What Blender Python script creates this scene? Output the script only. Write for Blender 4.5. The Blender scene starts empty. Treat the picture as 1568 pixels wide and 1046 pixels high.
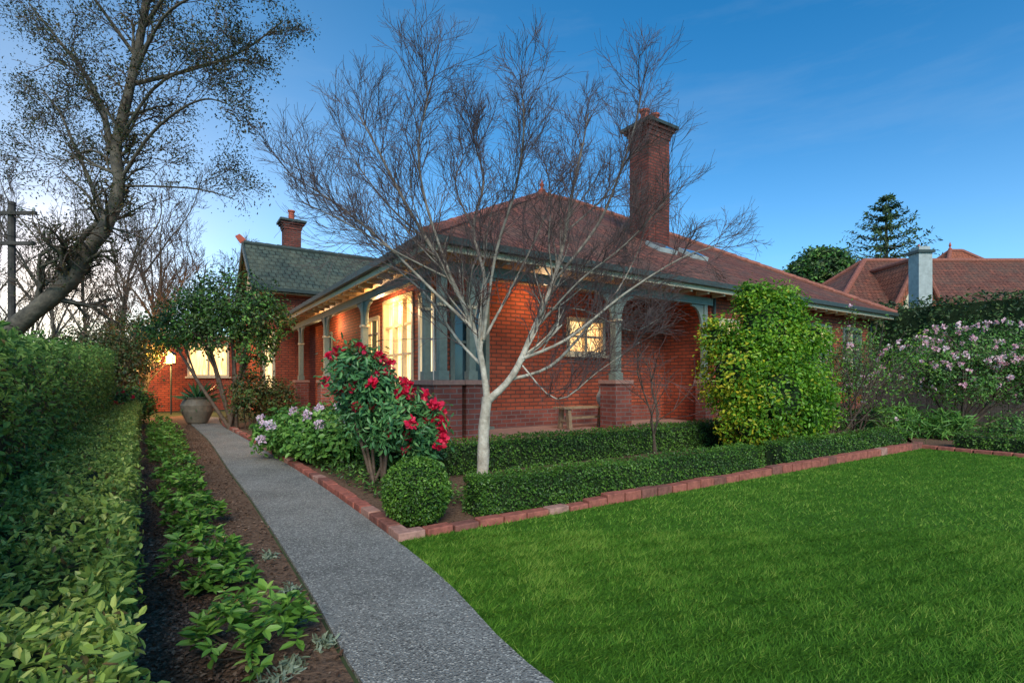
import bpy, math, random
import numpy as np
from mathutils import Vector
random.seed(7); rng=np.random.default_rng(7)
scene=bpy.context.scene
H=1.25; F=787.0
def S(px,py,d): return ((px-784)*d/F, d, H+(582-py)*d/F)   # survey bearings -> metres
CX,CY=-1.28,7.8
RX,RY=.834,.5516
def hw(u,v,z=0): return (CX+RX*u-.5516*v, CY+RY*u+.834*v, z)
ANG=math.atan2(RY,RX)

# ---------------------------------------------------------------- helpers
def link(o,parent=None):
    scene.collection.objects.link(o)
    if parent: o.parent=parent
    return o
def empty(name,loc=(0,0,0),rot=0):
    e=bpy.data.objects.new(name,None); e.location=loc; e.rotation_euler=(0,0,rot); e.empty_display_size=.2
    return link(e)
def nrm(a): return a/(np.linalg.norm(a,axis=-1,keepdims=True)+1e-9)
def cn(p,s,seed=0):
    r=np.random.default_rng(seed+11); o=np.zeros(len(p))
    for i in range(5):
        k=r.normal(size=3)*s*(1+.5*i); o+=np.sin(p@k+r.uniform(0,6.28))/(1+.4*i)
    return o/2.6
def np_mesh(name,V,Fc,mats,midx=None,rnd=None,parent=None,smooth=False,uv=None):
    me=bpy.data.meshes.new(name); V=np.asarray(V,dtype=np.float32); Fc=np.asarray(Fc,dtype=np.int32)
    me.vertices.add(len(V)); me.vertices.foreach_set('co',V.ravel())
    k=Fc.shape[1]; me.loops.add(Fc.size); me.loops.foreach_set('vertex_index',Fc.ravel())
    me.polygons.add(len(Fc)); me.polygons.foreach_set('loop_start',np.arange(0,Fc.size,k,dtype=np.int32))
    for m in mats: me.materials.append(m)
    if midx is not None: me.polygons.foreach_set('material_index',np.asarray(midx,dtype=np.int32))
    me.update(calc_edges=True)
    if rnd is not None:
        a=me.attributes.new('rnd','FLOAT','FACE'); a.data.foreach_set('value',np.asarray(rnd,dtype=np.float32))
    me.polygons.foreach_set('use_smooth',np.full(len(Fc),smooth))
    return link(bpy.data.objects.new(name,me),parent)

# ---------------------------------------------------------------- materials
def base(name):
    m=bpy.data.materials.new(name); m.use_nodes=True; nt=m.node_tree; b=nt.nodes['Principled BSDF']
    return m,nt,b
def N(nt,t,**k):
    n=nt.nodes.new(t)
    for a,v in k.items(): setattr(n,a,v)
    return n
def ramp(nt,fac,cols):
    r=N(nt,'ShaderNodeValToRGB'); el=r.color_ramp.elements
    while len(el)<len(cols): el.new(.5)
    for e,(p,c) in zip(el,cols): e.position=p; e.color=(*c,1)
    nt.links.new(fac,r.inputs[0]); return r.outputs[0]
def noise(nt,scale,detail=4,coord=None,rough=.6):
    n=N(nt,'ShaderNodeTexNoise'); n.inputs['Scale'].default_value=scale; n.inputs['Detail'].default_value=detail; n.inputs['Roughness'].default_value=rough
    if coord is not None: nt.links.new(coord,n.inputs['Vector'])
    return n.outputs['Fac']
def bump(nt,b,h,dist,st=1):
    n=N(nt,'ShaderNodeBump'); n.inputs['Distance'].default_value=dist; n.inputs['Strength'].default_value=st
    nt.links.new(h,n.inputs['Height']); nt.links.new(n.outputs[0],b.inputs['Normal'])
def mixc(nt,fac,a,b,mode='MIX'):
    m=N(nt,'ShaderNodeMix',data_type='RGBA',blend_type=mode)
    for s,v in ((m.inputs[0],fac),(m.inputs[6],a),(m.inputs[7],b)):
        if isinstance(v,(int,float)): s.default_value=v
        elif isinstance(v,tuple): s.default_value=(*v,1)
        else: nt.links.new(v,s)
    return m.outputs[2]
def math_(nt,op,a,b=None):
    m=N(nt,'ShaderNodeMath',operation=op)
    for i,v in enumerate((a,b)):
        if v is None: continue
        if isinstance(v,(int,float)): m.inputs[i].default_value=v
        else: nt.links.new(v,m.inputs[i])
    return m.outputs[0]
def noise_mat(name,c1,c2,scale,rough=.8,bd=.01,detail=5,c3=None,spec=.3,scale2=None):
    m,nt,b=base(name); tc=N(nt,'ShaderNodeTexCoord').outputs['Object']
    f=noise(nt,scale,detail,tc)
    cols=[(.3,c1),(.7,c2)] if c3 is None else [(.3,c1),(.5,c2),(.7,c3)]
    c=ramp(nt,f,cols)
    if scale2:
        f2=noise(nt,scale2,3,tc); c=mixc(nt,f2,c,(.5,.5,.5),'OVERLAY')
    nt.links.new(c,b.inputs['Base Color']); b.inputs['Roughness'].default_value=rough
    b.inputs['Specular IOR Level'].default_value=spec
    if bd: bump(nt,b,f,bd)
    return m
def leaf_mat(name,cols,rough=.42,trans=.25,spec=.4):
    m,nt,b=base(name); a=N(nt,'ShaderNodeAttribute'); a.attribute_name='rnd'
    k=len(cols); c=ramp(nt,a.outputs['Fac'],[(i/(k-1)*.9+.05,cc) for i,cc in enumerate(cols)])
    nt.links.new(c,b.inputs['Base Color']); b.inputs['Roughness'].default_value=rough; b.inputs['Specular IOR Level'].default_value=spec
    if trans>0:
        t=N(nt,'ShaderNodeBsdfTranslucent'); nt.links.new(c,t.inputs[0])
        mx=N(nt,'ShaderNodeMixShader'); mx.inputs[0].default_value=trans
        nt.links.new(b.outputs[0],mx.inputs[1]); nt.links.new(t.outputs[0],mx.inputs[2])
        nt.links.new(mx.outputs[0],nt.nodes['Material Output'].inputs[0])
    return m
def brick_mat(name,c1,c2,mo,w=.24,h=.086,ms=.011):
    m,nt,b=base(name); tc=N(nt,'ShaderNodeTexCoord'); uv=tc.outputs['UV']
    t=N(nt,'ShaderNodeTexBrick'); t.inputs['Scale'].default_value=1; t.inputs['Brick Width'].default_value=w; t.inputs['Row Height'].default_value=h
    t.inputs['Mortar Size'].default_value=ms; t.inputs['Mortar Smooth'].default_value=.2; t.inputs['Bias'].default_value=-.1
    t.inputs['Color1'].default_value=(*c1,1); t.inputs['Color2'].default_value=(*c2,1); t.inputs['Mortar'].default_value=(*mo,1)
    nt.links.new(uv,t.inputs['Vector'])
    f=noise(nt,1.7,6,tc.outputs['Object'],.65); v=ramp(nt,f,[(.3,(.58,.56,.58)),(.7,(1.15,1.12,1.1))])
    c=mixc(nt,.85,t.outputs['Color'],v,'MULTIPLY')
    nt.links.new(c,b.inputs['Base Color']); b.inputs['Roughness'].default_value=.8; b.inputs['Specular IOR Level'].default_value=.2
    hh=math_(nt,'ADD',math_(nt,'MULTIPLY',t.outputs['Fac'],-1),math_(nt,'MULTIPLY',noise(nt,60,3,tc.outputs['Object']),.3))
    bump(nt,b,hh,.012); return m
def tile_mat(name,c1,c2,li,lam=.35,wave=.3,ed=.28):
    m,nt,b=base(name); tc=N(nt,'ShaderNodeTexCoord'); uv=tc.outputs['UV']
    t=N(nt,'ShaderNodeTexBrick'); t.offset=0.5; t.inputs['Scale'].default_value=1; t.inputs['Brick Width'].default_value=.24; t.inputs['Row Height'].default_value=.34
    t.inputs['Mortar Size'].default_value=.03; t.inputs['Mortar Smooth'].default_value=.5; t.inputs['Bias'].default_value=0
    t.inputs['Color1'].default_value=(*c1,1); t.inputs['Color2'].default_value=(*c2,1); t.inputs['Mortar'].default_value=(c1[0]*ed,c1[1]*ed,c1[2]*ed,1)
    nt.links.new(uv,t.inputs['Vector'])
    f=noise(nt,.9,6,tc.outputs['Object'],.7); lm=ramp(nt,f,[(.42,(0,0,0)),(.65,(lam,)*3)])
    c=mixc(nt,lm,t.outputs['Color'],li)
    f3=noise(nt,5,4,tc.outputs['Object'],.7); c=mixc(nt,.9,c,ramp(nt,f3,[(.3,(.55,.55,.55)),(.7,(1.3,1.25,1.2))]),'MULTIPLY')
    nt.links.new(c,b.inputs['Base Color']); b.inputs['Roughness'].default_value=.8; b.inputs['Specular IOR Level'].default_value=.25
    sp=N(nt,'ShaderNodeSeparateXYZ'); nt.links.new(uv,sp.inputs[0])
    fv=math_(nt,'FRACT',math_(nt,'DIVIDE',sp.outputs[1],.34)); fu=math_(nt,'SINE',math_(nt,'MULTIPLY',sp.outputs[0],2*math.pi/.12))
    hh=math_(nt,'ADD',math_(nt,'MULTIPLY',math_(nt,'SUBTRACT',1,fv),1),math_(nt,'MULTIPLY',fu,wave))
    bump(nt,b,hh,.035); return m
def plain(name,c,rough=.6,var=.25,bd=.002,sc=12):
    return noise_mat(name,tuple(x*(1-var) for x in c),tuple(min(1,x*(1+var)) for x in c),sc,rough,bd)
def lit_mat(name,c1,c2,st):
    m,nt,b=base(name); tc=N(nt,'ShaderNodeTexCoord'); mp=N(nt,'ShaderNodeMapping'); mp.inputs['Scale'].default_value=(9,.9,1)
    nt.links.new(tc.outputs['UV'],mp.inputs[0]); f=noise(nt,1.6,3,mp.outputs[0]); c=ramp(nt,f,[(.3,c1),(.65,c2)])
    nt.links.new(c,b.inputs['Emission Color']); b.inputs['Emission Strength'].default_value=st
    nt.links.new(c,b.inputs['Base Color']); b.inputs['Roughness'].default_value=.3; return m

M={}
M['brick']=brick_mat('red_brick',(.47,.105,.052),(.33,.068,.036),(.15,.065,.045),ms=.013)
M['brick2']=brick_mat('weathered_brick',(.30,.085,.06),(.19,.058,.046),(.24,.16,.14))
M['brick3']=brick_mat('chimney_brick',(.25,.065,.045),(.14,.04,.032),(.09,.05,.04),ms=.014)
M['tile']=tile_mat('terracotta_tile',(.26,.085,.052),(.15,.058,.04),(.12,.09,.065),.5)
M['tile3']=tile_mat('orange_tile',(.44,.13,.065),(.33,.10,.055),(.24,.13,.09))
M['tile2']=tile_mat('green_tile',(.085,.11,.085),(.05,.07,.058),(.14,.14,.09),.5,.12,.2)
M['ridge']=plain('ridge_tile',(.27,.09,.058),.7,.35,.006,8)
M['green']=plain('sage_paint',(.17,.20,.165),.5,.15)
M['dgreen']=plain('dark_green_paint',(.045,.058,.05),.45,.2)
M['cream']=plain('cream_paint',(.62,.5,.33),.5,.1)
M['white']=plain('white_paint',(.72,.68,.58),.45,.08)
M['soffit']=plain('soffit_boards',(.42,.28,.14),.6,.2,.003,6)
M['deck']=plain('veranda_tiles',(.42,.25,.20),.6,.2,.003,10)
M['stone']=plain('pillar_cap',(.34,.18,.14),.7,.2,.004,14)
M['render']=plain('grey_render',(.36,.38,.36),.8,.2,.004,5)
M['pot']=plain('terracotta_pot',(.42,.09,.05),.7,.2,.003,8)
M['wood']=noise_mat('bench_wood',(.22,.13,.07),(.44,.30,.18),9,.6,.003)
M['pole']=noise_mat('pole_wood',(.035,.03,.028),(.08,.07,.06),5,.9,.01)
M['dark']=plain('dark_recess',(.015,.02,.015),.9,.2,0)
M['lit']=lit_mat('lit_window',(.95,.42,.10),(1,.76,.34),1.9)
M['lit2']=lit_mat('lit_curtain',(.88,.52,.20),(1,.80,.44),1.5)
M['lamp']=lit_mat('lamp_glass',(1,.5,.14),(1,.6,.22),7)
m,nt,b=base('window_glass'); b.inputs['Base Color'].default_value=(.06,.10,.12,1); b.inputs['Roughness'].default_value=.06; b.inputs['Specular IOR Level'].default_value=.8; M['glass']=m
# bark that darkens into the fine crown
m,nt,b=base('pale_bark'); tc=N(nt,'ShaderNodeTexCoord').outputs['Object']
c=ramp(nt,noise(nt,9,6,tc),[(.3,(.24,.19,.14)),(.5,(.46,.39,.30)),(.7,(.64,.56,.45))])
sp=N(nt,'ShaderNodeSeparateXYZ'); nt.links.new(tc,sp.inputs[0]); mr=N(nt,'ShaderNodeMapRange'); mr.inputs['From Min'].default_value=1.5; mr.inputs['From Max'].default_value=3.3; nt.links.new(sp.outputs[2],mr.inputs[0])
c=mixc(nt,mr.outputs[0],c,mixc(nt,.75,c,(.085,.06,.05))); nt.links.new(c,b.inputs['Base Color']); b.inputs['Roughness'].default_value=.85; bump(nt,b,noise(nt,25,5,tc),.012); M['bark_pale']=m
M['twig']=noise_mat('twig_bark',(.075,.05,.05),(.17,.115,.10),6,.9,.002)
M['bark']=noise_mat('grey_bark',(.04,.034,.028),(.16,.13,.095),7,.9,.03,8)
M['stem']=noise_mat('shrub_bark',(.06,.042,.03),(.15,.10,.07),14,.85,.01)
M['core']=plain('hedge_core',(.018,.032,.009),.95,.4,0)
def br(cols,k=1.35,w=1.1): return [(min(.9,r*k*w),min(.9,g*k),b*k*.85) for r,g,b in cols]
LB=leaf_mat('box_leaf',br([(.02,.06,.012),(.045,.12,.018),(.085,.20,.025),(.15,.30,.04)],1.1))
LP=leaf_mat('privet_leaf',br([(.05,.10,.025),(.12,.20,.045),(.22,.31,.07),(.42,.46,.16)],1.35,1.05),.5,.3,.3)
LP2=leaf_mat('tall_hedge_leaf',br([(.03,.08,.022),(.065,.15,.035),(.12,.23,.05),(.23,.34,.09)],1.2),.5,.3,.3)
LS=leaf_mat('shrub_leaf',br([(.04,.12,.012),(.09,.24,.018),(.16,.36,.025),(.34,.50,.04)],1.05),.4,.35)
LY=leaf_mat('yellow_leaf',[(.15,.19,.01),(.34,.38,.02),(.55,.50,.03),(.62,.46,.03)],.45,.35)
LR=leaf_mat('rhododendron_leaf',br([(.015,.06,.03),(.04,.13,.05),(.07,.20,.07),(.14,.28,.09)],1.2),.4,.15)
LD=leaf_mat('dark_leaf',[(.014,.035,.012),(.032,.066,.02),(.065,.115,.025),(.12,.165,.035)],.5,.2)
LT=leaf_mat('silhouette_leaf',[(.010,.018,.008),(.024,.035,.014),(.045,.06,.022),(.08,.095,.035)],.6,.15,.2)  # backlit silhouette of the left tree is put into these dark leaf tones
LBR=leaf_mat('brown_leaf',[(.04,.035,.012),(.08,.065,.02),(.13,.09,.025),(.18,.11,.035)],.5,.3)
LH=leaf_mat('hydrangea_leaf',br([(.03,.09,.02),(.06,.17,.035),(.11,.26,.05),(.18,.34,.08)],1.2),.45)
LBED=leaf_mat('bed_plant_leaf',br([(.04,.11,.02),(.09,.22,.035),(.16,.34,.06),(.30,.46,.12)],1.15),.42,.3,.4)
LSV=leaf_mat('silver_leaf',[(.12,.16,.09),(.25,.30,.2),(.4,.45,.33)],.7)
FR=leaf_mat('red_petal',[(.5,.004,.03),(.75,.012,.06),(.9,.05,.13)],.5,.3)
FP=leaf_mat('pink_petal',[(.80,.34,.42),(.90,.58,.62),(.93,.80,.78)],.5,.3)
FP2=leaf_mat('mauve_petal',[(.66,.40,.55),(.85,.64,.74),(.92,.82,.88)],.5,.3)
LG=leaf_mat('grass_blade',[(.035,.11,.010),(.08,.21,.018),(.14,.31,.030),(.34,.46,.08)],.65,.35,.15)

# ---------------------------------------------------------------- solid builder
class MB:
    def __init__(s): s.f=[]
    def poly(s,pts,m): s.f.append((pts,m))
    def box(s,x0,x1,y0,y1,z0,z1,m):
        a=[(x0,y0,z0),(x1,y0,z0),(x1,y1,z0),(x0,y1,z0),(x0,y0,z1),(x1,y0,z1),(x1,y1,z1),(x0,y1,z1)]
        for q in ((0,3,2,1),(4,5,6,7),(0,1,5,4),(1,2,6,5),(2,3,7,6),(3,0,4,7)): s.poly([a[i] for i in q],m)
    def prism(s,pts,off,m):
        off=Vector(off); A=[Vector(p) for p in pts]; Bq=[p+off for p in A]
        s.poly(A[::-1],m); s.poly(Bq,m)
        for i in range(len(A)): j=(i+1)%len(A); s.poly([A[i],A[j],Bq[j],Bq[i]],m)
    def lathe(s,c,prof,m,n=20):
        for (r0,z0),(r1,z1) in zip(prof,prof[1:]):
            for i in range(n):
                a,b=2*math.pi*i/n,2*math.pi*(i+1)/n
                q=[(c[0]+r0*math.cos(a),c[1]+r0*math.sin(a),c[2]+z0),(c[0]+r0*math.cos(b),c[1]+r0*math.sin(b),c[2]+z0),
                   (c[0]+r1*math.cos(b),c[1]+r1*math.sin(b),c[2]+z1),(c[0]+r1*math.cos(a),c[1]+r1*math.sin(a),c[2]+z1)]
                s.poly(q,m)
    def bar(s,a,b,r,m,n=8):
        a=Vector(a); b=Vector(b); t=(b-a).normalized(); x=t.cross(Vector((0,0,1)) if abs(t.z)<.9 else Vector((1,0,0))).normalized(); y=t.cross(x)
        A=[a+r*(math.cos(k)*x+math.sin(k)*y) for k in [2*math.pi*i/n for i in range(n)]]; s.prism(A[::-1],b-a,m)
    def make(s,name,parent=None,bevel=0):
        V=[];Fs=[];uv=[];mi=[];names=[]
        for pts,m in s.f:
            i=len(V); P=[Vector(p) for p in pts]; V+=P; Fs.append(list(range(i,i+len(P))))
            n=Vector((0,0,0))
            for k in range(len(P)):
                a,b2=P[k],P[(k+1)%len(P)]; n+=Vector(((a.y-b2.y)*(a.z+b2.z),(a.z-b2.z)*(a.x+b2.x),(a.x-b2.x)*(a.y+b2.y)))
            if n.length>0: n.normalize()
            t=Vector((1,0,0)) if abs(n.z)>.98 else Vector((0,0,1)).cross(n).normalized()
            bb=n.cross(t)
            for p in P: uv+=[p.dot(t),p.dot(bb)]
            if m not in names: names.append(m)
            mi.append(names.index(m))
        me=bpy.data.meshes.new(name); me.from_pydata(V,[],Fs); 
        for q in names: me.materials.append(M[q])
        me.polygons.foreach_set('material_index',mi)
        l=me.uv_layers.new(name='UVMap'); l.data.foreach_set('uv',uv); me.update()
        o=link(bpy.data.objects.new(name,me),parent)
        if bevel:
            w=o.modifiers.new('weld','WELD'); w.merge_threshold=.0005
            v=o.modifiers.new('bev','BEVEL'); v.width=bevel; v.segments=2; v.limit_method='ANGLE'
        return o

# ---------------------------------------------------------------- leaves
def leaves(name,P,Nn,size,ratio,mats,midx=None,parent=None,a=.7,up=.4,jit=.5,fold=.18,droop=0,clumpscale=5):
    n=len(P); P=np.asarray(P); nn=nrm(Nn*a+np.array([0,0,up])+rng.normal(size=(n,3))*jit)
    r=rng.normal(size=(n,3))+Nn*.8+np.array([0,0,-droop]); d=nrm(r-(r*nn).sum(1,keepdims=True)*nn); s=np.cross(nn,d)
    L=(np.asarray(size)*(.65+.7*rng.random(n)))[:,None]; w=L*ratio*.5
    f=nn*w*fold*2
    V=np.stack([P,P+d*L*.33+s*w+f,P+d*L*.72+s*w*.8+f,P+d*L,P+d*L*.72-s*w*.8+f,P+d*L*.33-s*w+f],1).reshape(-1,3)
    b=(np.arange(n)*6)[:,None]
    Fc=np.concatenate([b+np.array([0,1,2,3]),b+np.array([0,3,4,5])],1).reshape(-1,4)
    q=np.clip(.5+.28*cn(P,clumpscale,3)+rng.normal(size=n)*.2,0,1)
    mi=None if midx is None else np.repeat(midx,2)
    return np_mesh(name,V,Fc,mats,mi,np.repeat(q,2),parent)
def interp_path(pts,t):
    pts=np.asarray(pts,float); seg=np.linalg.norm(np.diff(pts,axis=0),axis=1); c=np.r_[0,np.cumsum(seg)]
    x=np.interp(t*c[-1],c,pts[:,0]); y=np.interp(t*c[-1],c,pts[:,1])
    i=np.clip(np.searchsorted(c,t*c[-1])-1,0,len(seg)-1); tg=np.diff(pts,axis=0)[i]/seg[i][:,None]
    return np.stack([x,y],1),tg,c[-1]
def hedge(name,pts,w,h0,h1,n,size,mats,ratio=.5,bias=1.0,lump=.04,core=.06,z0=0.02,mfrac=None,jit=.5):
    e=empty(name,(pts[0][0],pts[0][1],0)); off=np.array([pts[0][0],pts[0][1],0])
    t=rng.random(n)**bias; C,T,L=interp_path(pts,t); nx=np.stack([-T[:,1],T[:,0]],1)
    h=h0+(h1-h0)*t; p=rng.random(n)*(2*h+w); side=p<2*h
    sg=np.where(rng.random(n)<.5,-1.,1.); o=np.where(side,sg*w/2,(rng.random(n)-.5)*w); z=np.where(side,z0+rng.random(n)*(h-z0),h)
    P=np.zeros((n,3)); P[:,:2]=C+nx*o[:,None]; P[:,2]=z
    Nn=np.zeros((n,3)); Nn[:,:2]=nx*(sg*side)[:,None]; Nn[:,2]=(~side)*1.0
    ne=max(60,int(n*w/L/2))
    for k,(q,dr) in enumerate(((np.array(pts[0]),-1),(np.array(pts[-1]),1))):
        tt=(np.array(pts[1])-np.array(pts[0])) if k==0 else (np.array(pts[-1])-np.array(pts[-2])); tt=tt/np.linalg.norm(tt); nn2=np.array([-tt[1],tt[0]]); hh=h0 if k==0 else h1
        Q=np.zeros((ne,3)); Q[:,:2]=q+nn2*((rng.random(ne)-.5)*w)[:,None]; Q[:,2]=z0+rng.random(ne)*(hh-z0)
        P=np.r_[P,Q]; Nn=np.r_[Nn,np.tile([tt[0]*dr,tt[1]*dr,0],(ne,1))]
    P=P+Nn*(lump*cn(P,4.5,1)+lump*.6*cn(P,13,2)-rng.random(len(P))**1.5*core*.9+.01*rng.normal(size=len(P)))[:,None]
    sz=np.full(len(P),size); mi=None
    if mfrac: mi=(rng.random(len(P))<mfrac).astype(int)
    leaves('leaves',P-off,Nn,sz,ratio,mats,mi,e,clumpscale=4,jit=jit)
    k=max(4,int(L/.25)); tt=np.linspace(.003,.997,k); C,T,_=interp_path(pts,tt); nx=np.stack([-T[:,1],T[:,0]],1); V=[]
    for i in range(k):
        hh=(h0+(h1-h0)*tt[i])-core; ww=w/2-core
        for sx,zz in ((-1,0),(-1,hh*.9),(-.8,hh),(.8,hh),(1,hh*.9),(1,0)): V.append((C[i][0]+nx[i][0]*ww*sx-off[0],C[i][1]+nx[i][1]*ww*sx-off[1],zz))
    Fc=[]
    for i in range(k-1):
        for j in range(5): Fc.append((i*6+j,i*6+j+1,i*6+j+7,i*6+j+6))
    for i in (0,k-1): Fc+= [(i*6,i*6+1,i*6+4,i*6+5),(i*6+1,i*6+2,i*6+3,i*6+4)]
    np_mesh('inner_core',V,Fc,[M['core']],parent=e); return e  # solid dark filler added inside the leaves to block the view through
def blob_pts(lobes,n,clump=.16,inner=.6,per=28):
    vol=np.array([(l[3]*l[4]*l[5])**(2/3) for l in lobes]); vol/=vol.sum(); P=[];Q=[]
    for l,w in zip(lobes,vol):
        k=max(3,int(n*w/per)); d=nrm(rng.normal(size=(k,3))); r=inner+(1.03-inner)*rng.random(k)**.6
        R=np.array(l[3:6]); c=np.array(l[:3])+d*R*r[:,None]
        p=np.repeat(c,per,0)+rng.normal(size=(k*per,3))*R.mean()*clump
        P.append(p); Q.append(nrm(p-np.array(l[:3])))
    return np.concatenate(P),np.concatenate(Q)

# ---------------------------------------------------------------- branches
class Tubes:
    def __init__(s): s.V=[];s.F=[];s.n=0
    def tube(s,P,R,k=5):
        P=np.asarray(P,float); R=np.asarray(R,float); T=nrm(np.gradient(P,axis=0)); ref=np.array([.31,.95,.1]) if abs(T[0][2])>.6 else np.array([0,0,1.])
        a=nrm(np.cross(T,ref)); b=np.cross(T,a); th=np.arange(k)*2*np.pi/k
        ring=P[:,None]+R[:,None,None]*(np.cos(th)[None,:,None]*a[:,None]+np.sin(th)[None,:,None]*b[:,None])
        s.V.append(ring.reshape(-1,3)); m=len(P); i=np.arange(m-1)[:,None]*k; j=np.arange(k)[None]; j2=(j+1)%k
        s.F.append(np.stack([i+j,i+j2,i+k+j2,i+k+j],-1).reshape(-1,4)+s.n); s.n+=m*k
    def make(s,name,mat,parent=None,off=(0,0,0)):
        return np_mesh(name,np.concatenate(s.V)-np.array(off),np.concatenate(s.F),[mat],parent=parent,smooth=True)
def smooth_path(P,R,k=4):
    P=np.asarray(P,float); m=len(P); t=np.arange(m); tt=np.linspace(0,m-1,(m-1)*k+1); out=np.zeros((len(tt),3))
    for i,x in enumerate(tt):
        j=min(int(x),m-2); f=x-j; p0=P[max(j-1,0)];p1=P[j];p2=P[j+1];p3=P[min(j+2,m-1)]
        out[i]=.5*((2*p1)+(-p0+p2)*f+(2*p0-5*p1+4*p2-p3)*f*f+(-p0+3*p1-3*p2+p3)*f**3)
    return out,np.interp(tt,t,R)
def rdir(d,ang):
    v=rng.normal(size=3); v-=v.dot(d)*d; v/=np.linalg.norm(v)+1e-9; return math.cos(ang)*d+math.sin(ang)*v
def grow(B,Bt,p,d,L,r,lvl,c,tips):
    n=4 if lvl else 3; pts=[p]; dd=d
    for i in range(n):
        dd=dd+rng.normal(size=3)*c['wig']+np.array([0,0,c['up']]); dd/=np.linalg.norm(dd); p=p+dd*L/n; pts.append(p)
    R=np.linspace(r,max(r*.4,c['rmin']),n+1); (B if r>c['split'] else Bt).tube(pts,R,5 if r>c['split'] else 3)
    tips.append((pts[-1],dd)); 
    if lvl==0: tips.append((pts[-2],dd)); return
    k=c['kids'][lvl]; 
    for i in range(k):
        t=(.22+.78*(i+rng.random()*.8)/k)*n; j=min(int(t),n-1); f=min(t-j,1); q=pts[j]*(1-f)+pts[j+1]*f
        ax=pts[j+1]-pts[j]; ax/=np.linalg.norm(ax)+1e-9
        grow(B,Bt,q,rdir(ax,rng.uniform(.35,.85)),L*rng.uniform(.42,.75)*(1.1-.35*i/k),max(r*.5,c['rmin']),lvl-1,c,tips)
def limb_tree(name,trunk,limbs,c,mats,spacing,L1,off,side=8):
    B=Tubes();Bt=Tubes();tips=[]; e=empty(name,off); off=np.array(off)
    for P,r0,r1,kids in trunk+limbs:
        PP,RR=smooth_path(P,np.linspace(r0,r1,len(P))); RR=RR*(1+.06*np.sin(np.arange(len(RR))*1.7)); B.tube(PP,RR,side if r0>.03 else 6)
        tips.append((PP[-1],nrm(PP[-1]-PP[-2])))
        if not kids: continue
        ln=np.linalg.norm(np.diff(PP,axis=0),axis=1).sum(); k=int(ln/spacing)
        for i in range(k):
            t=.18+.82*(i+rng.random())/k; j=min(int(t*(len(PP)-1)),len(PP)-2); ax=nrm(PP[j+1]-PP[j])
            d=rdir(ax,rng.uniform(.35,1.0)); d=nrm(d+np.array([0,0,.25]))
            grow(B,Bt,PP[j],d,L1*rng.uniform(.5,1.1)*(1.15-.4*t),max(RR[j]*.42,.006),c['lv'],c,tips)
    B.make('limbs',mats[0],e,off); Bt.make('twigs',mats[1],e,off); return e,tips

# ================================================================ GROUND
def sheet(name,pts,z,mat):
    me=bpy.data.meshes.new(name); me.from_pydata([(x,y,z) for x,y in pts],[],[list(range(len(pts)))]); me.materials.append(mat); return link(bpy.data.objects.new(name,me))
gm=noise_mat('far_ground',(.03,.045,.018),(.07,.09,.035),.6,.95,.02)
sheet('ground',[(-700,-700),(700,-700),(700,700),(-700,700)],0,gm)
soil=noise_mat('soil_mulch',(.05,.028,.016),(.19,.115,.075),22,.95,.035,8,(.10,.06,.04),spec=.1)
pathL=[(2.9,-1.5),(1.35,.2),(.35,1.0),(-.15,1.5),(-.63,2.12),(-1.12,2.91),(-1.91,4.13),(-2.75,5.4),(-3.93,7.13),(-6.4,10.8),(-9.35,14.9),(-11.5,18)]
pathR=[(4.2,-1.5),(2.5,.1),(1.1,1.05),(.55,1.6),(.15,2.12),(-.08,2.5),(-.37,3.09),(-.9,3.97),(-2.25,6.03),(-3.86,8.34),(-5.6,10.8),(-7.9,14.0),(-9.7,17)]
def rs(P,n=60):
    Q,_=smooth_path([(x,y,0) for x,y in P],[1]*len(P),6); return [(q[0],q[1]) for q in Q]
PL,PR=rs(pathL),rs(pathR)
# ---- path
m,nt,b=base('exposed_aggregate'); tc=N(nt,'ShaderNodeTexCoord').outputs['Object']
v=N(nt,'ShaderNodeTexVoronoi'); v.inputs['Scale'].default_value=110; nt.links.new(tc,v.inputs['Vector'])
c1=ramp(nt,noise(nt,1.4,7,tc,.68),[(.3,(.145,.14,.128)),(.7,(.27,.26,.235))])
vs=N(nt,'ShaderNodeSeparateColor'); nt.links.new(v.outputs['Color'],vs.inputs[0])
c1=mixc(nt,ramp(nt,vs.outputs[0],[(.78,(0,0,0)),(.86,(.6,.6,.6))]),c1,(.52,.49,.43))
c1=mixc(nt,ramp(nt,vs.outputs[1],[(.75,(0,0,0)),(.82,(.6,.6,.6))]),c1,(.06,.055,.05))
nt.links.new(c1,b.inputs['Base Color']); b.inputs['Roughness'].default_value=.85; b.inputs['Specular IOR Level'].default_value=.2; bump(nt,b,v.outputs['Distance'],.006)
k=80
def even(P,k): 
    C,_,_=interp_path(P,np.linspace(0,1,k)); return C
eL,eR=even(PL,k),even(PR,k)
V=[];Fc=[]
for i in range(k):
    V+=[(*eL[i],0.0),(*eL[i],.02),(*eR[i],.02),(*eR[i],0.0)]
for i in range(k-1):
    for j in range(3): Fc.append((i*4+j,i*4+j+1,i*4+j+5,i*4+j+4))
np_mesh('garden_path',V,Fc,[m])
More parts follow.
